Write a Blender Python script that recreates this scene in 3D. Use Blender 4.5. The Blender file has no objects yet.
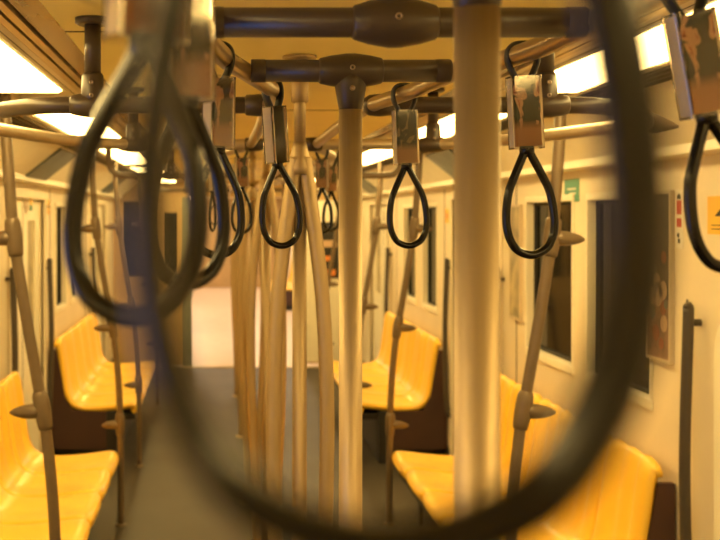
import bpy, bmesh, math, random
from mathutils import Vector, Matrix
random.seed(7)
C = bpy.context.scene.collection
PI = math.pi

# ------------------------------------------------------------------ materials
def new_mat(name):
    m = bpy.data.materials.new(name); m.use_nodes = True
    nt = m.node_tree
    b = nt.nodes.get('Principled BSDF')
    return m, nt, b

def mat(name, col, rough=.5, metal=0., spec=.5, noise=0., nscale=8., coat=0., bump=0., bscale=60., stretch=None):
    m, nt, b = new_mat(name)
    b.inputs['Base Color'].default_value = (*col, 1)
    b.inputs['Roughness'].default_value = rough
    b.inputs['Metallic'].default_value = metal
    b.inputs['Specular IOR Level'].default_value = spec
    b.inputs['Coat Weight'].default_value = coat
    b.inputs['Coat Roughness'].default_value = .12
    if noise or bump:
        tc = nt.nodes.new('ShaderNodeTexCoord')
        mp = nt.nodes.new('ShaderNodeMapping')
        if stretch: mp.inputs['Scale'].default_value = stretch
        nt.links.new(tc.outputs['Object'], mp.inputs['Vector'])
    if noise:
        n = nt.nodes.new('ShaderNodeTexNoise'); n.inputs['Scale'].default_value = nscale
        n.inputs['Detail'].default_value = 5
        nt.links.new(mp.outputs['Vector'], n.inputs['Vector'])
        r = nt.nodes.new('ShaderNodeValToRGB')
        r.color_ramp.elements[0].position = .3; r.color_ramp.elements[1].position = .7
        r.color_ramp.elements[0].color = (*[max(0, c*(1-noise)) for c in col], 1)
        r.color_ramp.elements[1].color = (*[min(1, c*(1+noise)) for c in col], 1)
        nt.links.new(n.outputs['Fac'], r.inputs['Fac'])
        nt.links.new(r.outputs['Color'], b.inputs['Base Color'])
    if bump:
        n2 = nt.nodes.new('ShaderNodeTexNoise'); n2.inputs['Scale'].default_value = bscale
        nt.links.new(mp.outputs['Vector'], n2.inputs['Vector'])
        bp = nt.nodes.new('ShaderNodeBump'); bp.inputs['Strength'].default_value = bump
        bp.inputs['Distance'].default_value = .005
        nt.links.new(n2.outputs['Fac'], bp.inputs['Height'])
        nt.links.new(bp.outputs['Normal'], b.inputs['Normal'])
    return m

M = {}
M['cream']   = mat('cream_paint', (.80,.70,.54), .42, noise=.05, nscale=3)
M['ivory']   = mat('ivory_panel', (.90,.84,.70), .38, noise=.04, nscale=4)
M['ceiling'] = mat('ceiling_paint', (.98,.80,.28), .5, noise=.05, nscale=2.5)
M['groove']  = mat('groove_dark', (.05,.033,.02), .5)
M['alu']     = mat('brushed_aluminium', (.62,.50,.33), .3, metal=.8, noise=.1, nscale=20, stretch=(8,.3,8))
M['brown']   = mat('brown_tube_paint', (.062,.042,.027), .34, spec=.45, noise=.06, nscale=30)
M['steel']   = mat('satin_steel', (.43,.325,.185), .50, metal=.8, noise=.05, nscale=14, stretch=(30,30,1))
M['sidepole']= mat('grey_brown_tube', (.165,.118,.072), .36, metal=.25, noise=.06, nscale=30)
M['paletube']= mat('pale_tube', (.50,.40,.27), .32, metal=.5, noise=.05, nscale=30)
M['rail']    = mat('polished_rail', (.34,.235,.12), .3, metal=.7)
M['strip']   = mat('glossy_brown_strip', (.26,.15,.06), .2, noise=.25, nscale=5, stretch=(3,.6,3))
M['chrome']  = mat('screw_steel', (.36,.28,.2), .35, metal=1)
M['black']   = mat('black_grip', (.006,.0045,.0035), .2, spec=.28, coat=.04, noise=.2, nscale=60)
M['webbing'] = mat('black_webbing', (.014,.012,.011), .5, bump=.3, bscale=400)
M['yellow']  = mat('yellow_seat_plastic', (.97,.60,.06), .34, spec=.5, noise=.05, nscale=6, coat=.15)
M['maroon']  = mat('maroon_panel', (.060,.026,.020), .5, noise=.1, nscale=6)
M['dark']    = mat('dark_base', (.022,.019,.017), .45, noise=.15, nscale=10)
M['rubber']  = mat('door_rubber', (.02,.018,.016), .6)
M['glassdark'] = mat('dark_tinted_glass', (.008,.009,.011), .06, spec=.28)
M['teal']    = mat('grey_green_post', (.16,.18,.15), .4, noise=.08, nscale=8)
M['handle']  = mat('dark_handle_rubber', (.06,.048,.038), .42)
M['palefloor'] = mat('pale_vinyl_floor', (.74,.60,.48), .4, noise=.05, nscale=5)

def floor_mat():
    m, nt, b = new_mat('speckled_vinyl_floor')
    tc = nt.nodes.new('ShaderNodeTexCoord')
    n = nt.nodes.new('ShaderNodeTexNoise'); n.inputs['Scale'].default_value = 260; n.inputs['Detail'].default_value = 2
    n2 = nt.nodes.new('ShaderNodeTexNoise'); n2.inputs['Scale'].default_value = 1.6; n2.inputs['Detail'].default_value = 6
    nt.links.new(tc.outputs['Object'], n.inputs['Vector']); nt.links.new(tc.outputs['Object'], n2.inputs['Vector'])
    r = nt.nodes.new('ShaderNodeValToRGB')
    r.color_ramp.elements[0].position = .35; r.color_ramp.elements[0].color = (.030,.026,.020,1)
    r.color_ramp.elements[1].position = .72; r.color_ramp.elements[1].color = (.085,.072,.052,1)
    nt.links.new(n.outputs['Fac'], r.inputs['Fac'])
    nt.links.new(r.outputs['Color'], b.inputs['Base Color'])
    mr = nt.nodes.new('ShaderNodeMapRange')
    mr.inputs['To Min'].default_value = .42; mr.inputs['To Max'].default_value = .58; b.inputs['Specular IOR Level'].default_value = .3
    nt.links.new(n2.outputs['Fac'], mr.inputs['Value']); nt.links.new(mr.outputs['Result'], b.inputs['Roughness'])
    return m
M['floor'] = floor_mat()

LIGHTCOL = (1.0, .685, .225)
def emit(name, col, s):
    m, nt, b = new_mat(name)
    b.inputs['Base Color'].default_value = (.8,.75,.65,1)
    b.inputs['Emission Color'].default_value = (*col,1); b.inputs['Emission Strength'].default_value = s
    return m
M['lamp'] = emit('fluorescent_diffuser', LIGHTCOL, 17.0)
M['lampfar'] = emit('fluorescent_diffuser_next_car', (1.0,.78,.50), 13.0)

def clear_plastic():
    m, nt, b = new_mat('clear_plastic')
    out = nt.nodes['Material Output']
    tr = nt.nodes.new('ShaderNodeBsdfTransparent'); tr.inputs['Color'].default_value = (.93,.91,.86,1)
    gl = nt.nodes.new('ShaderNodeBsdfGlossy'); gl.inputs['Roughness'].default_value = .08
    gl.inputs['Color'].default_value = (.9,.85,.78,1)
    fr = nt.nodes.new('ShaderNodeFresnel'); fr.inputs['IOR'].default_value = 1.5
    ad = nt.nodes.new('ShaderNodeMath'); ad.operation = 'ADD'; ad.inputs[1].default_value = .0
    mx = nt.nodes.new('ShaderNodeMixShader')
    nt.links.new(fr.outputs['Fac'], ad.inputs[0]); nt.links.new(ad.outputs[0], mx.inputs['Fac'])
    nt.links.new(tr.outputs[0], mx.inputs[1]); nt.links.new(gl.outputs[0], mx.inputs[2])
    nt.links.new(mx.outputs[0], out.inputs['Surface'])
    return m
M['clear'] = clear_plastic()

def window_glass():
    m, nt, b = new_mat('clear_window_glass')
    out = nt.nodes['Material Output']
    tr = nt.nodes.new('ShaderNodeBsdfTransparent'); tr.inputs['Color'].default_value = (.75,.85,.95,1)
    gl = nt.nodes.new('ShaderNodeBsdfGlossy'); gl.inputs['Roughness'].default_value = .03
    mx = nt.nodes.new('ShaderNodeMixShader'); mx.inputs['Fac'].default_value = .08
    nt.links.new(tr.outputs[0], mx.inputs[1]); nt.links.new(gl.outputs[0], mx.inputs[2])
    nt.links.new(mx.outputs[0], out.inputs['Surface'])
    return m
M['winglass'] = window_glass()

def card_mat(name, top, blob, low, seed):
    """printed advert card: dark field, pale blob, warm lower band (Generated coordinates of the card)"""
    m, nt, b = new_mat(name)
    b.inputs['Roughness'].default_value = .5; b.inputs['Specular IOR Level'].default_value=.2
    tc = nt.nodes.new('ShaderNodeTexCoord')
    n = nt.nodes.new('ShaderNodeTexNoise'); n.inputs['Scale'].default_value = 2.3; n.inputs['Detail'].default_value = 3.5; n.inputs['Distortion'].default_value=.6
    mp = nt.nodes.new('ShaderNodeMapping'); mp.inputs['Location'].default_value = (seed, seed*.7, 0); mp.inputs['Scale'].default_value = (1,.1,1.7)
    nt.links.new(tc.outputs['Generated'], mp.inputs['Vector']); nt.links.new(mp.outputs['Vector'], n.inputs['Vector'])
    r = nt.nodes.new('ShaderNodeValToRGB'); cr=r.color_ramp
    cr.elements[0].position=.0; cr.elements[0].color=(*[c*2.2 for c in top],1)
    cr.elements[1].position=1.; cr.elements[1].color=(*top,1)
    for p,c in ((.38,[c*1.6 for c in top]),(.46,top),(.545,[c*.6 for c in top]),(.575,blob),(.65,blob),(.68,[blob[0]*.6,blob[1]*.2,blob[2]*.15]),(.72,top)):
        e=cr.elements.new(p); e.color=(*c,1)
    nt.links.new(n.outputs['Fac'], r.inputs['Fac'])
    sp = nt.nodes.new('ShaderNodeSeparateXYZ'); nt.links.new(tc.outputs['Generated'], sp.inputs[0])
    mx = r
    r3 = nt.nodes.new('ShaderNodeValToRGB')
    r3.color_ramp.elements[0].position = .24; r3.color_ramp.elements[0].color = (1,1,1,1)
    r3.color_ramp.elements[1].position = .38; r3.color_ramp.elements[1].color = (0,0,0,1)
    nt.links.new(sp.outputs['Z'], r3.inputs['Fac'])
    mx2 = nt.nodes.new('ShaderNodeMixRGB'); mx2.inputs['Color2'].default_value = (*low,1)
    nt.links.new(r3.outputs['Color'], mx2.inputs['Fac']); nt.links.new(mx.outputs['Color'], mx2.inputs['Color1'])
    nt.links.new(mx2.outputs['Color'], b.inputs['Base Color'])
    return m
M['card'] = card_mat('printed_card', (.022,.03,.026), (.62,.36,.24), (.42,.20,.10), 1.3)
M['cardgreen'] = card_mat('printed_card_green', (.028,.04,.03), (.30,.24,.14), (.50,.30,.18), 4.1)
M['poster'] = mat('poster_print', (.05,.035,.028), .3, noise=.7, nscale=7)
M['posterlow'] = mat('poster_lower_print', (.24,.14,.10), .35, noise=.45, nscale=14)
M['petal']  = mat('poster_petal', (.58,.40,.27), .4)
M['petal2'] = mat('poster_rust', (.32,.10,.05), .4)
M['posterpale'] = mat('poster_pale_green', (.42,.36,.22), .35, noise=.5, nscale=9)
M['frame']  = mat('poster_frame', (.62,.52,.38), .35)
M['styellow'] = mat('yellow_sticker', (.90,.52,.05), .4)
M['stblack']  = mat('black_print', (.02,.016,.014), .5)
M['stred']    = mat('red_sticker', (.50,.045,.025), .4)
M['stgreen']  = mat('green_sticker', (.06,.28,.20), .4)
M['stwhite']  = mat('white_sticker', (.82,.78,.70), .4)
M['storange'] = mat('orange_sticker', (.75,.25,.05), .4)
M['bluegrey'] = mat('blue_grey_display', (.13,.17,.20), .3, noise=.35, nscale=6)
M['tan'] = mat('tan_panel', (.50,.34,.15), .5, noise=.06, nscale=4)

# ------------------------------------------------------------------ mesh helpers
def crom(pts, n=8, closed=False):
    P = [Vector(p) for p in pts]; out = []
    N = len(P)
    rng = range(N) if closed else range(N-1)
    for i in rng:
        if closed:
            p0,p1,p2,p3 = P[(i-1)%N],P[i],P[(i+1)%N],P[(i+2)%N]
        else:
            p1,p2 = P[i],P[i+1]
            p0 = P[i-1] if i>0 else p1*2-p2
            p3 = P[i+2] if i+2<N else p2*2-p1
        for k in range(n):
            t = k/n
            out.append(.5*((2*p1)+(-p0+p2)*t+(2*p0-5*p1+4*p2-p3)*t*t+(-p0+3*p1-3*p2+p3)*t**3))
    if not closed: out.append(P[-1].copy())
    return out

def tube(bm, pts, r, seg=14, closed=False, r2=None, up=None, radii=None):
    """tube along pts; r, r2 = half sizes along the two cross axes (ellipse)"""
    P = [Vector(p) for p in pts]; N = len(P)
    if r2 is None: r2 = r
    T = []
    for i in range(N):
        if closed: t = P[(i+1)%N]-P[i-1]
        else: t = P[min(i+1,N-1)]-P[max(i-1,0)]
        T.append(t.normalized())
    if up is not None: u = Vector(up)
    else:
        u = Vector((0,0,1)) if abs(T[0].z)<.9 else Vector((0,1,0))
    rings = []
    for i in range(N):
        if up is not None: u = Vector(up)
        u = (u - T[i]*u.dot(T[i])).normalized()
        v = T[i].cross(u)
        k = radii[i] if radii else 1.
        rings.append([bm.verts.new(P[i]+u*math.cos(a)*r*k+v*math.sin(a)*r2*k) for a in [2*PI*j/seg for j in range(seg)]])
    M_ = N if closed else N-1
    for i in range(M_):
        a,b = rings[i],rings[(i+1)%N]
        for j in range(seg):
            f = bm.faces.new((a[j],a[(j+1)%seg],b[(j+1)%seg],b[j])); f.smooth = True
    if not closed:
        bm.faces.new(list(reversed(rings[0]))); bm.faces.new(rings[-1])

def box(bm, x0,x1,y0,y1,z0,z1, bev=0., mtx=None):
    t = bmesh.new()
    vs = [t.verts.new((x,y,z)) for x in (x0,x1) for y in (y0,y1) for z in (z0,z1)]
    for q in ((0,1,3,2),(4,6,7,5),(0,4,5,1),(2,3,7,6),(0,2,6,4),(1,5,7,3)):
        t.faces.new([vs[i] for i in q])
    if bev>0: bmesh.ops.bevel(t, geom=t.edges[:], offset=bev, segments=3, profile=.5, affect='EDGES')
    bmesh.ops.recalc_face_normals(t, faces=t.faces[:])
    if mtx: bmesh.ops.transform(t, matrix=mtx, verts=t.verts[:])
    me = bpy.data.meshes.new('t'); t.to_mesh(me); t.free(); bm.from_mesh(me); bpy.data.meshes.remove(me)

def lathe(bm, prof, seg=24, mtx=None):
    """profile [(r,z)] about Z"""
    t = bmesh.new(); rings=[]
    for r,z in prof:
        rings.append([t.verts.new((r*math.cos(2*PI*j/seg), r*math.sin(2*PI*j/seg), z)) for j in range(seg)])
    for a,b in zip(rings, rings[1:]):
        for j in range(seg):
            f=t.faces.new((a[j],a[(j+1)%seg],b[(j+1)%seg],b[j])); f.smooth=True
    t.faces.new(list(reversed(rings[0]))); t.faces.new(rings[-1])
    if mtx: bmesh.ops.transform(t, matrix=mtx, verts=t.verts[:])
    me = bpy.data.meshes.new('t'); t.to_mesh(me); t.free(); bm.from_mesh(me); bpy.data.meshes.remove(me)

def axis_mtx(p, d):
    d = Vector(d).normalized()
    return Matrix.Translation(Vector(p)) @ d.to_track_quat('Z','Y').to_matrix().to_4x4()

def prism(bm, poly, a0, a1, axis='y'):
    """polygon [(u,v)] extruded; axis y: (u,v)->(x,z); axis x: (u,v)->(y,z)"""
    def pt(u,v,a):
        return (u,a,v) if axis=='y' else ((a,u,v) if axis=='x' else (u,v,a))
    A=[bm.verts.new(pt(u,v,a0)) for u,v in poly]; B=[bm.verts.new(pt(u,v,a1)) for u,v in poly]
    n=len(poly); fs=[bm.faces.new(A), bm.faces.new(B)]
    for i in range(n): fs.append(bm.faces.new((A[i],A[(i+1)%n],B[(i+1)%n],B[i])))
    bmesh.ops.recalc_face_normals(bm, faces=fs)

def obj(name, bm, m, parent=None, label=None, smooth=False, loc=None):
    me = bpy.data.meshes.new(name); bm.to_mesh(me); bm.free()
    me.materials.append(m)
    if smooth:
        for p in me.polygons: p.use_smooth = True
    o = bpy.data.objects.new(name, me); C.objects.link(o)
    if parent: o.parent = parent
    if loc: o.location = loc
    if label: o['label'] = label
    return o

def tag(o, label, cat, group=None):
    o['label']=label; o['category']=cat
    if group: o['group']=group
    return o

def thing(name, label, cat, loc=(0,0,0), rot=(0,0,0), group=None):
    o = bpy.data.objects.new(name, None); C.objects.link(o)
    o.location = loc; o.rotation_euler = rot; o.empty_display_size=.1
    return tag(o, label, cat, group)

def struct(name, bm, m, label=None):
    o = obj(name, bm, m); o['kind']='structure'
    if label: o['label']=label
    return o

def dup(root, loc, rot, label, group=None):
    r = root.copy(); C.objects.link(r); r.location=loc; r.rotation_euler=rot; r['label']=label
    if group: r['group']=group
    for ch in list(root.children):
        c = ch.copy(); C.objects.link(c); c.parent=r
        for g in ch.children:
            d=g.copy(); C.objects.link(d); d.parent=c
    return r

B = bmesh.new
# ------------------------------------------------------------------ dimensions
WX = 1.42            # wall plane
YB, YE, YN = -2.6, 12.3, 26.0
ZC = 2.16            # ceiling
ZR = 1.98            # overhead rails
CAM = (-.21, 0, 1.75)

# ------------------------------------------------------------------ shell
bm=B(); box(bm,-1.55,1.55,YB,YE,-.06,0); struct('floor',bm,M['floor'],'dark speckled vinyl floor')
bm=B(); box(bm,-1.55,1.55,YE+.02,YN,-.06,0); struct('floor_next_car',bm,M['palefloor'],'pale bright floor beyond the gangway')
bm=B(); box(bm,-1.0,1.0,YE-.10,YE+.06,0,.012,.004); struct('trim_1',bm,M['alu'],'metal threshold strip at the gangway')
bm=B(); box(bm,-.55,.55,YB,YE,ZC,ZC+.05); struct('ceiling',bm,M['ceiling'],'flat warm coloured central ceiling panel')
bm=B(); box(bm,-1.42,1.42,YE,YN,ZC+.02,ZC+.07); struct('ceiling_next_car',bm,M['cream'])
# fine cross seams in the ceiling panels
bm=B()
for y in (.6,2.35,4.1,5.85,7.6,9.35,11.1): box(bm,-.55,.55,y,y+.006,ZC-.002,ZC+.01)
struct('trim_2',bm,M['groove'],'cross seams of the central ceiling')

def cove(s, name):
    def P(poly): return [(s*u,v) for u,v in poly]
    # backing above everything
    bm=B(); box(bm,min(s*.55,s*1.55),max(s*.55,s*1.55),YB,YE,2.24,2.29); box(bm,min(s*1.5,s*1.55),max(s*1.5,s*1.55),YB,YE,1.85,2.29)
    struct('ceiling_backing_'+name,bm,M['cream'])
    # stepped aluminium diffuser strips between ceiling and lights
    bm=B()
    prism(bm,P([(.55,2.16),(.605,2.155),(.605,2.24),(.55,2.24)]),YB,YE)
    struct('trim_'+('3' if s<0 else '4'),bm,M['strip'],'glossy brown strip along the ceiling edge')
    bm=B()
    for a in (.612,.640): prism(bm,P([(a,2.148),(a+.016,2.145),(a+.016,2.20),(a,2.20)]),YB,YE)
    struct('trim_'+('5' if s<0 else '6'),bm,M['alu'],'ribbed metal air diffuser along the ceiling')
    bm=B(); prism(bm,P([(.605,2.185),(.69,2.185),(.69,2.24),(.605,2.24)]),YB,YE)
    struct('trim_'+('7' if s<0 else '8'),bm,M['groove'],'dark slot of the air diffuser')
    bm=B()
    prism(bm,P([(.658,2.146),(.683,2.140),(.683,2.19),(.658,2.19)]),YB,YE)
    prism(bm,P([(.918,2.135),(1.10,2.15),(1.10,2.24),(.918,2.24)]),YB,YE)
    prism(bm,P([(.683,2.18),(.918,2.18),(.918,2.24),(.683,2.24)]),YB,YE)
    struct('trim_'+('9' if s<0 else '10'),bm,M['cream'],'cream housing of the ceiling lights')
    bm=B()
    for a in (0,): prism(bm,P([(.672,2.142),(.678,2.142),(.678,2.15),(.672,2.15)]),YB,YE)
    for a in (.95,.985,1.02,1.055): prism(bm,P([(a,2.132),(a+.009,2.132),(a+.009,2.16),(a,2.16)]),YB,YE)
    struct('trim_'+('11' if s<0 else '12'),bm,M['groove'],'dark air slots beside the ceiling lights')
    # sloped cove and lip
    bm=B()
    prism(bm,P([(1.10,2.15),(1.31,1.985),(1.31,1.955),(1.50,1.955),(1.50,2.26),(1.10,2.26)]),YB,YE)
    struct('ceiling_cove_'+name,bm,M['ivory'],'sloped ivory cove above the windows')
cove(-1,'left'); cove(1,'right')

# walls with openings
# sections along y: windows [(y0,y1)], doors [(y0,y1)]
WZ0, WZ1 = 1.05, 1.83
wins_r = [(3.98,4.66),(4.85,5.58),(7.86,8.40),(8.70,9.26)]
wins_l = [(.35,1.05),(3.98,4.66),(4.85,5.58),(7.86,8.40),(8.70,9.26)]
doors  = [(6.12,7.34),(10.0,11.3)]
def wall(s, name, wins):
    bm=B(); x0,x1 = sorted((s*WX, s*(WX+.10)))
    ops = sorted([(a,b,'w') for a,b in wins]+[(a,b,'d') for a,b in doors])
    y=YB
    for a,b,k in ops:
        box(bm,x0,x1,y,a,0,1.96)
        if k=='w':
            box(bm,x0,x1,a,b,0,WZ0); box(bm,x0,x1,a,b,WZ1,1.96)
        else: box(bm,x0,x1,a,b,1.88,1.96)
        y=b
    box(bm,x0,x1,y,YE,0,1.96)
    struct('wall_'+name,bm,M['cream'],'cream painted car side wall')
    # sill ledge below the windows
    wn = 0
    for a,b in wins:
        wn += 1
        n = ('window_%d' % (wn if s<0 else wn+len(wins_l)))
        bm=B(); xx=sorted((s*(WX+.045),s*(WX+.055)))
        box(bm,xx[0],xx[1],a,b,WZ0,WZ1)
        clear = (s<0 and a<1)
        w = struct(n,bm,M['winglass'] if clear else M['glassdark'],'clear daylit window' if clear else 'dark tinted car window')
        bm=B(); xx=sorted((s*(WX-.012),s*(WX+.06)))
        f=.008
        box(bm,xx[0],xx[1],a-.01,b+.01,WZ0-.03,WZ0+.012,.006); box(bm,xx[0],xx[1],a-.01,b+.01,WZ1-.012,WZ1+.02,.006)
        box(bm,xx[0],xx[1],a-.006,a+f,WZ0+.012,WZ1-.012,.006); box(bm,xx[0],xx[1],b-f,b+.012,WZ0+.012,WZ1-.012,.006)
        o=obj('window_frame',bm,M['ivory'],w)
        bm=B(); xx=sorted((s*(WX+.03),s*(WX+.048)))
        box(bm,xx[0],xx[1],a+f,b-f,WZ0+.012,WZ0+.026); box(bm,xx[0],xx[1],a+f,b-f,WZ1-.026,WZ1-.012)
        box(bm,xx[0],xx[1],a+f,a+f+.014,WZ0+.026,WZ1-.026); box(bm,xx[0],xx[1],b-f-.014,b-f,WZ0+.026,WZ1-.026)
        obj('window_gasket',bm,M['rubber'],w)
    for di,(a,b) in enumerate(doors):
        n='door_%d'%(di+1+(0 if s<0 else 2))
        mid=(a+b)/2
        bm=B(); xx=sorted((s*(WX+.03),s*(WX+.07)))
        box(bm,xx[0],xx[1],mid-.012,mid+.012,0.01,1.88)
        d=struct(n,bm,M['rubber'],'cream sliding car door')
        for q,(p0,p1) in enumerate(((a,mid-.012),(mid+.012,b))):
            bm=B()
            g0,g1 = p0+.16, p1-.16
            box(bm,xx[0],xx[1],p0,p1,0.01,.95); box(bm,xx[0],xx[1],p0,p1,1.72,1.88)
            box(bm,xx[0],xx[1],p0,g0,.95,1.72); box(bm,xx[0],xx[1],g1,p1,.95,1.72)
            lf=obj('door_leaf',bm,M['ivory'],d)
            bm=B(); box(bm,s*(WX+.045)-.004,s*(WX+.045)+.004,g0,g1,.95,1.72); obj('door_glass',bm,M['posterpale'],lf)
        bm=B(); xx=sorted((s*(WX-.02),s*(WX+.02)))
        box(bm,xx[0],xx[1],a-.05,a,0,1.90,.006); box(bm,xx[0],xx[1],b,b+.05,0,1.90,.006); box(bm,xx[0],xx[1],a,b,1.86,1.92,.006)
        obj('door_frame',bm,M['cream'],d)
wall(-1,'left',wins_l); wall(1,'right',wins_r)
# lower skirting
for s,nm in ((-1,'left'),(1,'right')):
    bm=B(); x0,x1=sorted((s*(WX-.015),s*WX))
    for a,b in ((YB,6.05),(7.40,9.94),(11.36,YE)): box(bm,x0,x1,a,b,0,.12)
    struct('baseboard_'+nm,bm,M['dark'])
# portal panel seams
bm=B()
for s in (-1,1):
    for y in (2.95,5.78,7.62,9.66):
        x0,x1=sorted((s*(WX-.003),s*(WX+.002))); box(bm,x0,x1,y,y+.008,.12,1.94)
struct('trim_13',bm,M['groove'],'thin seams between the wall panels')
# back wall behind the camera
bm=B(); box(bm,-1.55,1.55,YB-.06,YB,0,2.3); struct('wall_back',bm,M['cream'])

# end bulkhead
bm=B()
box(bm,-1.52,-.86,YE,YE+.08,0,1.05); box(bm,-1.52,-1.30,YE,YE+.08,1.05,2.28); box(bm,-.94,-.86,YE,YE+.08,1.05,2.28); box(bm,-1.30,-.94,YE,YE+.08,1.92,2.28)
box(bm,.76,1.52,YE,YE+.08,0.04,2.28)
box(bm,-.86,.76,YE,YE+.08,1.97,2.28)
struct('wall_end',bm,M['tan'],'tan end bulkhead with the open gangway')
bm=B(); box(bm,.78,1.40,YE-.02,YE,.06,1.93,.006); struct('trim_14',bm,M['ivory'],'ivory lining panel on the bulkhead beside the gangway')
bm=B(); box(bm,-1.30,-.94,YE+.02,YE+.04,1.05,1.92); w=struct('window_20',bm,M['glassdark'],'tall dark glass pane in the bulkhead')
bm=B(); box(bm,-.86,-.63,YE-.03,YE+.03,0.02,1.04); box(bm,-.86,-.63,YE-.03,YE+.03,1.79,1.97); box(bm,-.86,-.845,YE-.03,YE+.03,1.04,1.79); box(bm,-.69,-.63,YE-.03,YE+.03,1.04,1.79)
d=struct('door_9',bm,M['tan'],'folded back gangway door with a dark pane')
bm=B(); box(bm,-.845,-.69,YE-.01,YE+.01,1.04,1.79); obj('door_glass',bm,M['glassdark'],d)
bm=B(); box(bm,-.63,-.52,YE-.06,YE+.08,0,1.97,.01); struct('trim_15',bm,M['teal'],'grey green post at the gangway edge')

# next car shell
bm=B(); box(bm,-1.52,-1.42,YE+.08,YN,0,2.24); struct('wall_next_left',bm,M['cream'])
bm=B(); box(bm,1.42,1.52,YE+.08,YN,0,2.24); struct('wall_next_right',bm,M['cream'])
bm=B(); box(bm,-1.52,1.52,YN,YN+.08,0,2.24); struct('wall_next_end',bm,M['tan'])

# sloped portal displays above the doors
for s,sn in ((-1,'left'),(1,'right')):
    for k,(y0,y1) in enumerate(((6.05,6.72),(9.95,10.6))):
        n=Vector((-s*.62,0,-.78)).normalized()
        bm=B(); prism(bm,[(s*1.1094,2.1404),(s*1.3094,1.9832),(s*1.302,1.974),(s*1.102,2.131)],y0,y1)
        o=obj('display_panel',bm,M['bluegrey'])
        tag(o,'blue grey display strip on the sloped cove above the %s %s hand door'%(('nearer','farther')[k],sn),'display')

# ------------------------------------------------------------------ ceiling lights
def light(s, y0, y1, label, m):
    t=thing('ceiling_light',label,'ceiling light',(s*.80,(y0+y1)/2,2.15),group='lit ceiling panels along the car')
    L=(y1-y0)/2
    bm=B(); box(bm,-.108,.108,-L+.012,L-.012,-.018,.02,.012); obj('diffuser',bm,m,t)
    bm=B()
    box(bm,-.12,-.108,-L,L,-.012,.03); box(bm,.108,.12,-L,L,-.012,.03)
    box(bm,-.108,.108,-L,-L+.012,-.012,.03); box(bm,-.108,.108,L-.012,L,-.012,.03)
    obj('light_frame',bm,M['ivory'],t)
    return t
spans=[(-2.4,-1.0),(-.6,1.1),(1.55,3.30),(3.80,5.60),(6.15,7.9),(8.45,10.2),(10.6,12.1)]
ordn=['behind the viewer','just overhead','first from the viewer','second from the viewer','third from the viewer','fourth from the viewer','last before the bulkhead']
for i,(a,b) in enumerate(spans):
    for s,sn in ((-1,'left'),(1,'right')):
        light(s,a,b,'glowing ceiling light panel on the %s side, %s'%(sn,ordn[i]),M['lamp'])
for i,(a,b) in enumerate(((13,16.5),(17.5,21),(22,25.5))):
    for s,sn in ((-1,'left'),(1,'right')):
        t=light(s,a,b,'glowing ceiling light in the next car, %s side, %s past the gangway'%(sn,('nearest','middle','farthest')[i]),M['lampfar'])
        t['group']='lit ceiling panels of the next car'

# ------------------------------------------------------------------ overhead rails
def half(y, s=1):
    K=[(-1.2,.10),(.0,.12),(.17,.184),(.36,.222),(.6,.242 if s<0 else .25),(.9,.236 if s<0 else .248),(1.06,.246 if s<0 else .246),(1.26,.236),(1.52,.208 if s<0 else .226),(1.68,.168),(1.95,.106 if s<0 else .150),(2.2,.105),(2.8,.10),(3.4,.105),(3.6,.13),(4.0,.225),(4.3,.245),(4.7,.20),(5.1,.12),(5.4,.10),(6.0,.10),(6.4,.13),(6.9,.23),(7.4,.2),(7.9,.11),(8.4,.10),(11.5,.10)]
    for (a,p),(b,q) in zip(K,K[1:]):
        if a<=y<=b: return p+(q-p)*(y-a)/(b-a)
    return .1
for s,sn in ((-1,'left'),(1,'right')):
    bm=B(); ys=[-1.2+.12*i for i in range(int((11.3+1.2)/.12)+1)]
    tube(bm,[(s*half(y,s),y,ZR) for y in ys],.0145,14)
    tag(obj('overhead_rail',bm,M['rail']),'long polished overhead rail carrying hand straps, %s of the centre poles'%sn,'handrail')

def screw(p, d, parent, r=.0034):
    bm=B(); lathe(bm,[(r*1.3,0),(r*1.3,.0016),(r*.95,.0022),(r*.7,.0020),(r*.6,.0002),(r*.1,.0001)],14,axis_mtx(p,d))
    obj('screw',bm,M['chrome'],parent)

def barrel(bm, half_l, r0, r1, mtx):
    lathe(bm,[(r0*.86,-half_l),(r0,-half_l+.003),(r0+(r1-r0)*.55,-half_l*.6),(r1,-half_l*.15),(r1,half_l*.15),(r0+(r1-r0)*.55,half_l*.6),(r0,half_l-.003),(r0*.86,half_l)],28,mtx)

# cross bars between the two rails at the centre
def crossbar(y, label, down):
    h=half(y)-.010
    t=thing('cross_bar',label,'handrail',(0,y,ZR))
    bm=B(); tube(bm,[(-h,0,0),(h,0,0)],.0178,22); obj('tube',bm,M['brown'],t)
    bm=B(); barrel(bm,.051,.0205,.0275 if down else .030,axis_mtx((0,0,0),(1,0,0)))
    if down: lathe(bm,[(.0265,.0),(.0255,-.022),(.0215,-.045),(.0185,-.062),(.0165,-.064)],24)
    else:    lathe(bm,[(.0255,.0),(.0235,.02),(.0165,.05),(.016,.06)],24)
    j=obj('joint_housing',bm,M['brown'],t)
    screw((0,-.0268 if down else -.0293,0.002),(0,-1,0),t)
    if down: screw((0,-.0246,-.030),(0,-1,-.12),t)
    for s in (-1,1):
        bm=B(); lathe(bm,[(.0172,-.012),(.0184,-.011),(.0186,0),(.0186,.010),(.0165,.013)],20,axis_mtx((s*(h-.012),0,0),(1,0,0)))
        obj('end_collar',bm,M['brown'],t)
    if not down:
        bm=B(); tube(bm,[(0,0,.05),(0,0,ZC-ZR)],.0165,20); obj('ceiling_post',bm,M['brown'],t)
        bm=B(); lathe(bm,[(.036,ZC-ZR-.008),(.036,ZC-ZR),(.03,ZC-ZR)],24); obj('flange',bm,M['brown'],t)
    return t
crossbar(1.26,'near brown cross bar at the top of the picture hung from a ceiling post',False)
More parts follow.
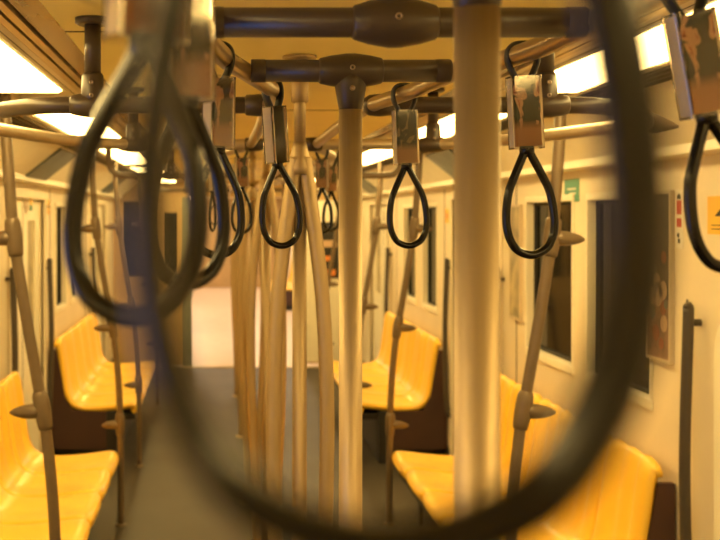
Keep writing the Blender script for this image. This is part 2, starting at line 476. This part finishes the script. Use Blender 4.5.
crossbar(1.68,'brown cross bar with a bulging joint atop the sharp straight pole',True)
crossbar(.86,'brown cross bar above the nearest blurred pole, over the viewer',True)

# straight centre poles
def pole(y, label, ztop):
    t=thing('centre_pole',label,'pole',(0,y,0))
    bm=B(); tube(bm,[(0,0,.0),(0,0,ztop)],.0185,26); obj('tube',bm,M['steel'],t)
    bm=B(); lathe(bm,[(.045,0),(.045,.006),(.026,.014),(.0195,.05)],26); obj('floor_flange',bm,M['steel'],t)
pole(.86,'nearest out of focus vertical steel pole right of centre',ZR-.05)
pole(1.68,'sharp vertical steel pole under the bulging cross bar joint',ZR-.055)

# three-branch poles
def tripole(y, label, label_group='branching centre poles down the aisle'):
    t=thing('branching_pole',label,'pole',(0,y,0),group=label_group)
    bm=B(); tube(bm,[(0,0,1.915),(0,0,ZC)],.0150,20); obj('stem',bm,M['steel'],t)
    bm=B(); lathe(bm,[(.0175,2.040),(.0215,2.043),(.0215,2.118),(.0185,2.12)],22); obj('collar',bm,M['steel'],t)
    bm=B(); lathe(bm,[(.034,ZC-.012),(.044,ZC-.006),(.044,ZC),(.03,ZC)],22); obj('ceiling_flange',bm,M['steel'],t)
    bm=B(); lathe(bm,[(.0300,1.855),(.0300,1.875),(.0255,1.90),(.0195,1.925),(.0165,1.94)],22); obj('branch_joint',bm,M['steel'],t)
    bm=B(); tube(bm,[(0,.012,0),(0,.014,.9),(0,.008,1.88)],.0188,20); obj('branch',bm,M['steel'],t)
    for s in (-1,1):
        p=crom([(s*.012,-.006,1.90),(s*.016,-.006,1.86),(s*.036,-.008,1.72),(s*.056,-.012,1.55),(s*.066,-.014,1.36),(s*.068,-.014,1.15),(s*.060,-.012,.85),(s*.046,-.01,.55),(s*.036,-.01,.25),(s*.032,-.01,.0)],5)
        bm=B(); tube(bm,p,.0188,20); obj('branch',bm,M['steel'],t)
    bm=B(); lathe(bm,[(.075,0),(.075,.006),(.055,.014)],28); obj('floor_flange',bm,M['steel'],t)
for i,y in enumerate((2.72,4.6,6.5,8.4,10.3)):
    tripole(y,('three branched steel centre pole directly behind the sharp straight pole','second three branched steel pole down the aisle','third three branched steel pole down the aisle','fourth three branched steel pole down the aisle','farthest three branched steel pole, before the gangway')[i])
t=thing('centre_pole','thin distant pole standing on the pale floor of the next car','pole',(.03,14.4,0))
bm=B(); tube(bm,[(0,0,0),(0,0,ZC+.02)],.019,14); obj('tube',bm,M['sidepole'],t)

# lateral rails with ceiling posts
def lateral(y, s, label, path, post_x, m, inner=True, postm=None):
    t=thing('lateral_rail',label,'handrail',(0,y,0))
    P=crom([(s*u,v-y,w) for u,v,w in path],6)
    bm=B(); tube(bm,P,.0175,18); obj('tube',bm,m,t)
    if inner:
        p=P[0]; bm=B(); lathe(bm,[(.0172,-.03),(.0215,-.026),(.0235,0),(.0215,.022),(.013,.034)],20,axis_mtx(p,(-s,0,0)))
        obj('end_joint',bm,M['brown'],t)
    # elbow joint with ceiling post
    bm=B(); barrel(bm,.047,.0195,.0262,axis_mtx((s*post_x,0,ZR),(s,0,0)))
    lathe(bm,[(.0245,.0),(.0245,.02),(.0225,.06),(.0195,.066)],20,Matrix.Translation((s*post_x,0,ZR)))
    obj('joint_housing',bm,M['brown'],t)
    for dz in (.018,.045): screw((s*(post_x+.0),-.0240,ZR+dz),(0,-1,0),t)
    bm=B(); tube(bm,[(s*post_x,0,ZR+.06),(s*post_x,0,ZC)],.0172,20); obj('ceiling_post',bm,postm or M['brown'],t)
    bm=B(); lathe(bm,[(.030,ZC-.014),(.037,ZC-.010),(.037,ZC),(.03,ZC)],22,Matrix.Translation((s*post_x,0,0))); obj('flange',bm,M['brown'],t)
    return t
for s,sn in ((-1,'left'),(1,'right')):
    lateral(2.2,s,'near brown side rail running from the strap rail to the %s wall'%sn,
            [(.125,2.2,ZR),(.47,2.2,ZR),(.60,2.22,ZR-.001),(.72,2.34,ZR-.004),(.80,2.50,ZR-.01)],.47,M['brown'])
    t=lateral(3.4,s,'pale lit side rail angling back to the %s wall with a ceiling post'%sn,
            [(.095,3.4,ZR),(.30,3.4,ZR),(.48,3.4,ZR),(.60,3.30,ZR),(.70,3.12,ZR),(.80,2.80,ZR),(.83,2.62,ZR-.004),(.81,2.53,ZR-.01)],.48,M['paletube'])
    # pointed joint where both meet
    t2=thing('rail_joint','pointed brown joint where the two %s side rails meet'%sn,'joint',(s*.81,2.51,ZR-.01))
    bm=B(); lathe(bm,[(.022,-.03),(.026,-.01),(.022,.02),(.010,.055),(.004,.07)],18,axis_mtx((0,0,0),(s,0,-.12))); obj('joint_housing',bm,M['brown'],t2)
    lateral(6.0,s,'distant side rail with upturned outer end above the %s hand near bench'%sn,
            [(.10,6.0,ZR),(.5,6.0,ZR),(.74,6.0,ZR),(.80,6.0,ZR+.02),(.825,6.0,ZR+.07),(.83,6.0,2.16)],.48,M['sidepole'])
    lateral(9.4,s,'farthest side rail with upturned outer end over the %s hand far bench'%sn,
            [(.10,9.4,ZR),(.5,9.4,ZR),(.74,9.4,ZR),(.80,9.4,ZR+.02),(.825,9.4,ZR+.07),(.83,9.4,2.16)],.48,M['sidepole'])

# ------------------------------------------------------------------ bowed side grab poles with clamps
SP=[(.93,2.16),(.925,2.0),(.915,1.86),(.900,1.68),(.865,1.45),(.825,1.22),(.800,1.08),(.780,.90),(.768,.72),(.762,.5),(.76,.25),(.76,0)]
def spx(z):
    for (a,p),(b,q) in zip(SP,SP[1:]):
        if q<=z<=p: return a+(b-a)*(p-z)/(p-q)
    return .76
def side_pole(s, y, label):
    t=thing('side_pole',label,'pole',(0,y,0),group='bowed grab poles along the benches')
    P=crom([(s*u,0,v) for u,v in SP],5)
    bm=B(); tube(bm,P,.0185,18); obj('tube',bm,M['sidepole'],t)
    for z in (1.68,1.12,.57):
        x=spx(z); sl=(spx(z+.05)-spx(z-.05))/.1
        ax=Vector((s*sl,0,1)).normalized()
        bm=B()
        lathe(bm,[(.0190,-.062),(.0235,-.058),(.0255,-.04),(.0275,-.01),(.0275,.025),(.0255,.05),(.0215,.062),(.0190,.064)],22,axis_mtx((s*x,0,z),ax))
        d=Vector((s,0,-.06))
        lathe(bm,[(.025,.0),(.0245,.03),(.0235,.048),(.020,.070),(.013,.092),(.005,.106)],18,axis_mtx((s*x,0,z),d))
        obj('clamp',bm,M['sidepole'],t)
    bm=B(); lathe(bm,[(.034,0),(.034,.006),(.022,.012)],20,Matrix.Translation((s*.76,0,0))); obj('floor_flange',bm,M['sidepole'],t)
    return t
for s,sn in ((-1,'left'),(1,'right')):
    for y,w in ((3.43,'nearest of the row'),(6.0,'at the far end of the near bench'),(7.42,'at the near end of the far bench'),(9.84,'at the far end of the far bench')):
        t=side_pole(s,y,'bowed %s grab pole with pointed clamps, %s'%(sn,w))
        if y<4: t.location.x=-s*.03

# ------------------------------------------------------------------ benches
PROF=[(.795,.345),(.768,.365),(.760,.395),(.775,.418),(.82,.428),(.95,.412),(1.08,.402),(1.17,.405),(1.235,.435),(1.268,.50),(1.285,.60),(1.302,.73),(1.318,.84),(1.334,.880),(1.362,.880),(1.380,.845)]
def seat_mesh(s, w):
    prof=crom([(a,0,b) for a,b in PROF],3)
    n=len(prof); NV=22
    bm=B(); grid=[]
    for i,p in enumerate(prof):
        u=i/(n-1); tan=(prof[min(i+1,n-1)]-prof[max(i-1,0)]).normalized()
        nrm=Vector((-tan.z,0,tan.x))     # towards the sitter
        row=[]
        for j in range(NV+1):
            v=-1+2*j/NV
            dish = -.016*(math.cos(v*PI)*.5+.5)*(1 if .12<u<.9 else .35)
            flute = .006*math.cos(v*PI*3)*max(0,min(1,(u-.52)*8))*max(0,min(1,(.97-u)*12))
            edge = -.014*max(0,(abs(v)-.88)/.12)**2
            fr = .018*(1-v*v) if u<.22 else 0      # scalloped front
            q=p+nrm*(dish+flute+edge)
            x=q.x+(.012-fr*.9)*(1 if u<.22 else 0)
            tz = -.016*abs(v)**3 if u>.8 else 0     # rounded top corners
            row.append(bm.verts.new((s*x, v*w/2*.992, q.z+tz)))
        grid.append(row)
    fs=[]
    for i in range(n-1):
        for j in range(NV):
            f=bm.faces.new((grid[i][j],grid[i][j+1],grid[i+1][j+1],grid[i+1][j])); f.smooth=True; fs.append(f)
    bmesh.ops.recalc_face_normals(bm,faces=fs)
    # make normals face the sitter (up on the pan)
    bm.normal_update()
    mid=fs[(n//3)*NV]
    if mid.normal.z<0: bmesh.ops.reverse_faces(bm,faces=fs)
    bm.normal_update()
    bmesh.ops.solidify(bm,geom=fs,thickness=.032)
    return bm
def bench(s, y0, y1, nseat, label):
    t=thing('seat_bench',label,'bench',(0,y0,0))
    w=(y1-y0)/nseat
    for k in range(nseat):
        o=obj('seat_shell',seat_mesh(s,w),M['yellow'],t,smooth=True); o.location=(0,w*(k+.5),0)
    L=y1-y0
    def X(a,b): return sorted((s*a,s*b))
    x=X(.93,1.41); bm=B(); box(bm,x[0],x[1],.10,L-.10,.0,.30,.01); obj('base_box',bm,M['dark'],t)
    x=X(.80,1.40); bm=B(); box(bm,x[0],x[1],.05,L-.05,.30,.345,.006); obj('seat_beam',bm,M['dark'],t)
    for yy in (.0,L-.03):
        bm=B(); prism(bm,[(s*a,b) for a,b in [(1.0,.10),(1.412,.10),(1.412,.80),(1.355,.80),(1.315,.60),(1.295,.47),(1.24,.375),(1.0,.365)]],yy,yy+.03); obj('end_panel',bm,M['maroon'],t)
        x=X(.925,1.0); bm=B(); box(bm,x[0],x[1],yy+.0,yy+.05,0,.37,.006); obj('leg',bm,M['dark'],t)
    return t
bench(-1,3.76,6.0,5,'yellow moulded seat bench on the left in the foreground')
bench( 1,3.76,6.0,5,'yellow moulded seat bench on the right in the foreground')
bench(-1,7.5,9.75,5,'yellow moulded seat bench farther down on the left past the door')
bench( 1,7.5,9.75,5,'yellow moulded seat bench farther down on the right past the door')
bench( 1,19.6,22.0,5,'small distant yellow bench on the right in the next car')
bench(-1,15.5,18.0,5,'small distant yellow bench on the left in the next car')

# ------------------------------------------------------------------ door-side grab handles
def grab(s, y, label, z0=.35, z1=1.44):
    t=thing('grab_handle',label,'handle',(s*1.378,y,0),group='upright grab handles beside the doors')
    p=crom([(s*.040,0,z0),(s*.016,0,z0+.03),(0,0,z0+.09),(-s*.012,0,(z0+z1)/2),(0,0,z1-.05),(0,0,z1)],6)
    bm=B(); tube(bm,p,.0185,16)
    lathe(bm,[(.0185,0),(.016,.010),(.008,.017)],16,Matrix.Translation((0,0,z1)))
    obj('grip_bar',bm,M['handle'],t)
    for z in (z1-.05,z0+.06):
        bm=B(); tube(bm,[(0,0,z),(s*.044,0,z)],.012,12); obj('bracket',bm,M['handle'],t)
for s,sn in ((-1,'left'),(1,'right')):
    for y,w in ((3.58,'at the near end of the near bench'),(5.98+.06,'at the far end of the near bench'),(7.36,'beside the near end of the far bench'),(9.93,'beyond the far end of the far bench')):
        grab(s,y,'dark upright grab handle, %s wall, %s'%(sn,w))

# ------------------------------------------------------------------ posters and stickers
def wall_poster(s, y0, y1, z0, z1, label, kind):
    t=thing('poster',label,'poster',(s*1.411,(y0+y1)/2,(z0+z1)/2))
    a=(y1-y0)/2; h=(z1-z0)/2
    xx=sorted((-s*.004,s*.009)); bm=B(); box(bm,xx[0],xx[1],-a,a,-h,h)
    obj('print',bm,M['poster'] if kind else M['posterpale'],t)
    xx=sorted((-s*.008,s*.009)); bm=B(); f=.012
    box(bm,xx[0],xx[1],-a-f,a+f,-h-f,-h); box(bm,xx[0],xx[1],-a-f,a+f,h,h+f)
    box(bm,xx[0],xx[1],-a-f,-a,-h,h); box(bm,xx[0],xx[1],a,a+f,-h,h); obj('poster_frame',bm,M['frame'],t)
    if kind:
        xx=sorted((-s*.0055,-s*.003))
        bm=B(); box(bm,xx[0],xx[1],-a,a,-h,-h*.28); obj('printed_ground',bm,M['posterlow'],t)
        for cy,cz,r in ((.0,-.065,.046),(-.045,-.05,.034),(.050,-.075,.034),(.012,-.02,.030),(-.055,-.17,.03)):
            bm=B(); lathe(bm,[(r,0),(r,.002)],18,axis_mtx((-s*.0055,cy,cz),(-s,0,0)))
            obj('printed_flower',bm,M['petal'],t)
        for cy,cz,r in ((-.045,-.115,.026),(.02,-.21,.030),(-.03,-.245,.020),(-.05,.07,.022)):
            bm=B(); lathe(bm,[(r,0),(r,.0015)],18,axis_mtx((-s*.0055,cy,cz),(-s,0,0)))
            obj('printed_bud',bm,M['petal2'],t)
        for cy,cz,r in ((.03,.02,.022),(-.07,-.10,.016),(.05,-.135,.026)):
            bm=B(); lathe(bm,[(r,0),(r,.0018)],18,axis_mtx((-s*.0055,cy,cz),(-s,0,0)))
            obj('printed_leaf',bm,M['teal'],t)
wall_poster(1,3.80,3.995,1.23,1.83,'framed dark poster with pale flowers on the right wall beside the near grab handle',1)
wall_poster(1,5.68,5.86,1.20,1.80,'narrow pale green poster on the right wall beyond the second window',0)

def sticker(name, s, y0, y1, z0, z1, m, label, extra=()):
    x=s*WX; t=thing(name,label,'sticker',(x,(y0+y1)/2,(z0+z1)/2))
    xx=sorted((-s*.0025,0)); a=(y1-y0)/2; h=(z1-z0)/2
    bm=B(); box(bm,xx[0],xx[1],-a,a,-h,h); obj('backing',bm,m,t)
    for nm,mm,poly in extra:
        bm=B(); prism(bm,[(u*a*-s if False else u*a,v*h) for u,v in poly],-s*.0025-.0008,-s*.0025+.0008,axis='x'); obj(nm,bm,mm,t)
    return t
R=lambda a,b,c,d:[(a,c),(b,c),(b,d),(a,d)]
# yellow sign near right (seen cut by the frame): house-shaped black symbol with text lines
sticker('warning_sticker',1,3.29,3.525,1.69,1.815,M['styellow'],'yellow sticker with black symbol on the pillar at the right edge',
    [('printed_symbol',M['stblack'],[(.55,-.05),(.2,.35),(-.1,.62),(-.6,.62),(-.6,-.25),(-.1,-.25),(-.1,-.05)]),
     ('printed_line',M['stblack'],R(-.8,.75,-.55,-.50)),('printed_line',M['stblack'],R(-.8,.75,-.75,-.70))])
sticker('instruction_sticker',1,3.715,3.775,1.635,1.845,M['stwhite'],'narrow white strip with two red blocks above the near right grab handle',
    [('printed_block',M['stred'],R(-.7,.6,.15,.62)),('printed_block',M['stred'],R(-.7,.6,-.28,.02)),
     ('printed_symbol',M['stblack'],[(-.5,.66),(.5,.66),(.5,.78),(0,.86),(-.5,.78)]),
     ('printed_symbol',M['stblack'],R(-.1,.5,-.62,-.48)),('printed_symbol',M['stblack'],R(-.3,.3,-.82,-.66))])
for k,(y,z) in enumerate(((3.68,1.455),(3.36,1.40))):
    bm=B(); lathe(bm,[(.006,0),(.006,.003),(.003,.004)],12,axis_mtx((WX,y,z),(-1,0,0))); tag(obj('wall_screw',bm,M['handle']),'small screw head on the right pillar %s'%('left of the grab handle top','right of the grab handle'),'screw') if False else tag(obj('wall_screw',bm,M['handle']),('small screw head just left of the near right grab handle','small screw head to the right of the near right grab handle')[k],'screw')
# raised pocket panel at right edge
bm=B(); prism(bm,[(2.98,.3),(3.46,.3),(3.46,1.28),(3.455,1.34),(3.43,1.39),(3.39,1.42),(3.33,1.43),(2.98,1.43)],1.408,1.425,axis='x')
struct('trim_16',bm,M['ivory'],'raised rounded pillar panel by the near right door')
# left door stickers
sticker('door_sticker',-1,6.80,6.90,1.785,1.895-.02,M['styellow'],'small green and yellow sticker on the left hand door',
    [('printed_block',M['stgreen'],R(-1,1,-1,-.25)),('printed_block',M['stgreen'],R(-1,-.75,-.25,1)),('printed_symbol',M['stwhite'],R(-.3,.3,-.8,-.5))])
sticker('warning_sticker',-1,7.46,7.60,1.76,1.865,M['styellow'],'yellow sticker with a dark symbol on the left wall past the door',
    [('printed_symbol',M['stblack'],[(-.35,-.1),(.35,-.1),(.45,.1),(.15,.35),(-.2,.35),(-.45,.1)]),('printed_line',M['storange'],R(-.7,.7,-.7,-.5))])
sticker('warning_sticker',1,7.46,7.60,1.70,1.80,M['styellow'],'yellow sticker on the right wall past the door',
    [('printed_symbol',M['storange'],R(-.5,.5,-.4,.4))])
# green sign above the second right window
sticker('exit_sticker',1,4.78,4.98,1.815,1.92,M['stgreen'],'small dark green sign above the pillar between the right windows',
    [('printed_line',M['stwhite'],R(-.6,.6,.05,.2)),('printed_line',M['stwhite'],R(-.6,.3,-.35,-.2))])
# notice board on the bulkhead
t=thing('notice_board','dark notice board with orange stickers on the bulkhead right of the gangway','notice board',(1.05,YE-.0245,1.33))
bm=B(); box(bm,-.12,.14,-.006,.005,-.30,.35); obj('board',bm,M['dark'],t)
bm=B(); box(bm,-.11,.05,-.009,-.005,-.10,-.04); obj('notice',bm,M['storange'],t)
bm=B(); box(bm,-.06,.12,-.009,-.005,.06,.14); obj('notice',bm,M['petal'],t)
bm=B(); box(bm,-.10,.10,-.009,-.005,-.27,-.20); obj('notice',bm,M['storange'],t)

# ------------------------------------------------------------------ hanging straps
# origin = rail centre; webbing -> sleeve -> grip loop
SHARED={}
def strap(label, loc, yaw, tilt=(0,0), card='card', proto=[None]):
    rot=(tilt[0],tilt[1],yaw)
    if proto[0] is not None:
        r=dup(proto[0],loc,rot,label,'hand straps on the overhead rails')
        if card!='card':
            for c in r.children:
                if c.name.startswith('sleeve'):
                    for g in c.children:
                        if g.name.startswith('printed_card'):
                            g.data=SHARED['green']
        return r
    t=thing('hand_strap',label,'hand strap',loc,rot,'hand straps on the overhead rails')
    # webbing looped over the rail: flat band in the local x-z plane, width along y
    path=[(.0035,0,-.125),(.0035,0,-.050),(.010,0,-.034),(.0205,0,-.012),(.0205,0,.006),(.0125,0,.0155),(0,0,.0175),(-.0125,0,.0155),(-.0205,0,.006),(-.0205,0,-.012),(-.010,0,-.034),(-.0035,0,-.050),(-.0035,0,-.125)]
    P=crom(path,4)
    bm=B(); tube(bm,P,.0085,12,r2=.0040,up=(0,1,0)); obj('webbing',bm,M['webbing'],t)
    # clear sleeve
    bm=B()
    W2,D2,z0,z1,th=.0235,.0135,-.134,-.030,.0016
    def rr(w,d,r,n=5):
        o=[]
        for cx,cy,a0 in ((w-r,d-r,0),(-(w-r),d-r,PI/2),(-(w-r),-(d-r),PI),(w-r,-(d-r),1.5*PI)):
            for k in range(n+1):
                a=a0+k*(PI/2)/n; o.append((cx+r*math.cos(a),cy+r*math.sin(a)))
        return o
    out=rr(W2,D2,.006); inn=rr(W2-th,D2-th,.005)
    n=len(out)
    rings=[[bm.verts.new((x,y,z)) for x,y in q] for q,z in ((inn,z0),(out,z0),(out,z1),(inn,z1))]
    for a,b in zip(rings,rings[1:]+rings[:1]):
        for j in range(n):
            f=bm.faces.new((a[j],a[(j+1)%n],b[(j+1)%n],b[j])); f.smooth=False
    bmesh.ops.recalc_face_normals(bm,faces=bm.faces[:])
    sl=obj('sleeve',bm,M['clear'],t)
    bm=B(); box(bm,-.0195,.0195,-.0112,-.0102,z0+.004,z1-.004); box(bm,-.0195,.0195,.0102,.0112,z0+.004,z1-.004); pc=obj('printed_card',bm,M['card'],sl)
    bm=B()
    for s in (-1,1): box(bm,s*.0208-.0012,s*.0208+.0012,-.009,.009,z0+.002,z1-.002,.0008)
    obj('sleeve_rib',bm,M['frame'],sl)
    # grip loop, teardrop
    q=[(.0007,-.131),(.0072,-.1457),(.0142,-.160),(.0222,-.1767),(.0292,-.193),(.0328,-.209),(.0350,-.227),(.0350,-.245),(.0310,-.2630),(.0205,-.2790)]
    loop=[(x,0,z) for x,z in q]+[(0,0,-.2865)]+[(-x,0,z) for x,z in reversed(q)]
    P=crom(loop,6,closed=True)
    bm=B(); tube(bm,P,.0062,14,closed=True,r2=.0060,up=(0,1,0)); obj('grip_loop',bm,M['black'],t)
    bm=B(); lathe(bm,[(.0085,-.142),(.0105,-.138),(.0105,-.132),(.0085,-.128)],16); obj('knot_sleeve',bm,M['black'],t)
    proto[0]=t
    SHARED['green']=pc.data.copy(); SHARED['green'].materials[0]=M['cardgreen']
    return t
D2R=math.radians
def at(s,y): return (s*half(y,s),y,ZR)
def grip_path(kx=1.):
    q=[(.0007,-.131),(.0072,-.1457),(.0142,-.160),(.0222,-.1767),(.0292,-.193),(.0328,-.209),(.0350,-.227),(.0350,-.245),(.0310,-.2630),(.0205,-.2790)]
    loop=[(x*kx,0,z) for x,z in q]+[(0,0,-.2865)]+[(-x*kx,0,z) for x,z in reversed(q)]
    return crom(loop,6,closed=True)
def twisted_grip():
    """flat band whose broad side turns from facing the viewer (right) to edge-on (left)"""
    P=grip_path(1.07); N=len(P); bm=B(); rings=[]; seg=16
    for i in range(N):
        T=(P[(i+1)%N]-P[i-1]).normalized(); v=Vector((0,1,0)); u=T.cross(v).normalized()
        f=max(0,min(1,(P[i].x/.0385+1)/2)); f=f*f*(3-2*f)
        a=.0037+(.0054-.0037)*f; b=.0062-.0022*f
        rings.append([bm.verts.new(P[i]+u*math.cos(t)*a+v*math.sin(t)*b) for t in [2*PI*j/seg for j in range(seg)]])
    for i in range(N):
        A,Bq=rings[i],rings[(i+1)%N]
        for j in range(seg):
            fc=bm.faces.new((A[j],A[(j+1)%seg],Bq[(j+1)%seg],Bq[j])); fc.smooth=True
    bmesh.ops.recalc_face_normals(bm,faces=bm.faces[:])
    me=bpy.data.meshes.new('grip_loop'); bm.to_mesh(me); bm.free(); me.materials.append(M['black']); return me
def twist(t, deg):
    for c in t.children:
        if c.name.startswith('grip_loop') or c.name.startswith('knot'): c.rotation_euler=(0,0,D2R(deg))
t=strap('sharp hand strap left of the straight pole, second row, tilted sleeve',at(-1,1.93),D2R(48),(0,D2R(-6))); first=t
t=strap('sharp hand strap right of the straight pole with a greenish card',at(1,2.0),D2R(8),(0,D2R(-2)),'green'); twist(t,-4)
t=strap('hand strap just right of the nearest blurred pole with a peach printed card',at(1,1.52),D2R(4),(0,D2R(-3)))
t=strap('hand strap with bright narrow sleeve left of centre, under the near cross bar',at(-1,1.52),D2R(40),(0,D2R(1))); twist(t,-28)
t=strap('large tilted hand strap at the upper right edge of the picture',at(1,1.04),D2R(10),(0,D2R(-11)))
t=strap('blurred hand strap in the left foreground with a bluish sleeve',(-.238,.885,ZR),D2R(38),(0,D2R(-1))); twist(t,-5)
t=strap('large blurred hand strap loop in the left foreground',at(-1,.595),D2R(30),(0,D2R(4))); twist(t,-38)
t=strap('huge out of focus hand strap closest to the viewer, framing the picture',(-.183,.164,ZR+.005),0,(0,0))
for c in t.children:
    if c.name.startswith('grip_loop'): c.data=twisted_grip()
strap('small hand strap left of the branching pole, above the aisle',at(-1,3.6),D2R(20))
strap('small hand strap right of the branching pole',at(1,3.7),D2R(-30))
strap('tiny hand strap seen edge on at left beyond the bright sleeved one',at(-1,4.1),D2R(70))
strap('tiny hand strap behind the sharp straight pole at right',at(1,4.2),D2R(25))
strap('distant hand strap left, past the second branching pole',at(-1,6.9),D2R(15))
strap('distant hand strap right, past the second branching pole',at(1,6.9),D2R(-15))
twist(first,-40)

# ------------------------------------------------------------------ world, camera, view
w=bpy.data.worlds.new('daylight'); bpy.context.scene.world=w; w.use_nodes=True
bg=w.node_tree.nodes['Background']; bg.inputs['Color'].default_value=(.12,.40,1.0,1); bg.inputs['Strength'].default_value=5.0

cam=bpy.data.cameras.new('camera'); co=bpy.data.objects.new('camera',cam); C.objects.link(co)
co.location=CAM; co.rotation_euler=(PI/2,0,0)
cam.sensor_width=36; cam.lens=53.0
cam.shift_x=(360-218)/720; cam.shift_y=-(270-216)/720
cam.clip_start=.02
cam.dof.use_dof=True; cam.dof.focus_distance=1.75; cam.dof.aperture_fstop=7.2
sc=bpy.context.scene; sc.camera=co
sc.view_settings.view_transform='Standard'; sc.view_settings.look='None'; sc.view_settings.gamma=1
sc.view_settings.use_curve_mapping=False; sc.view_settings.exposure=.06
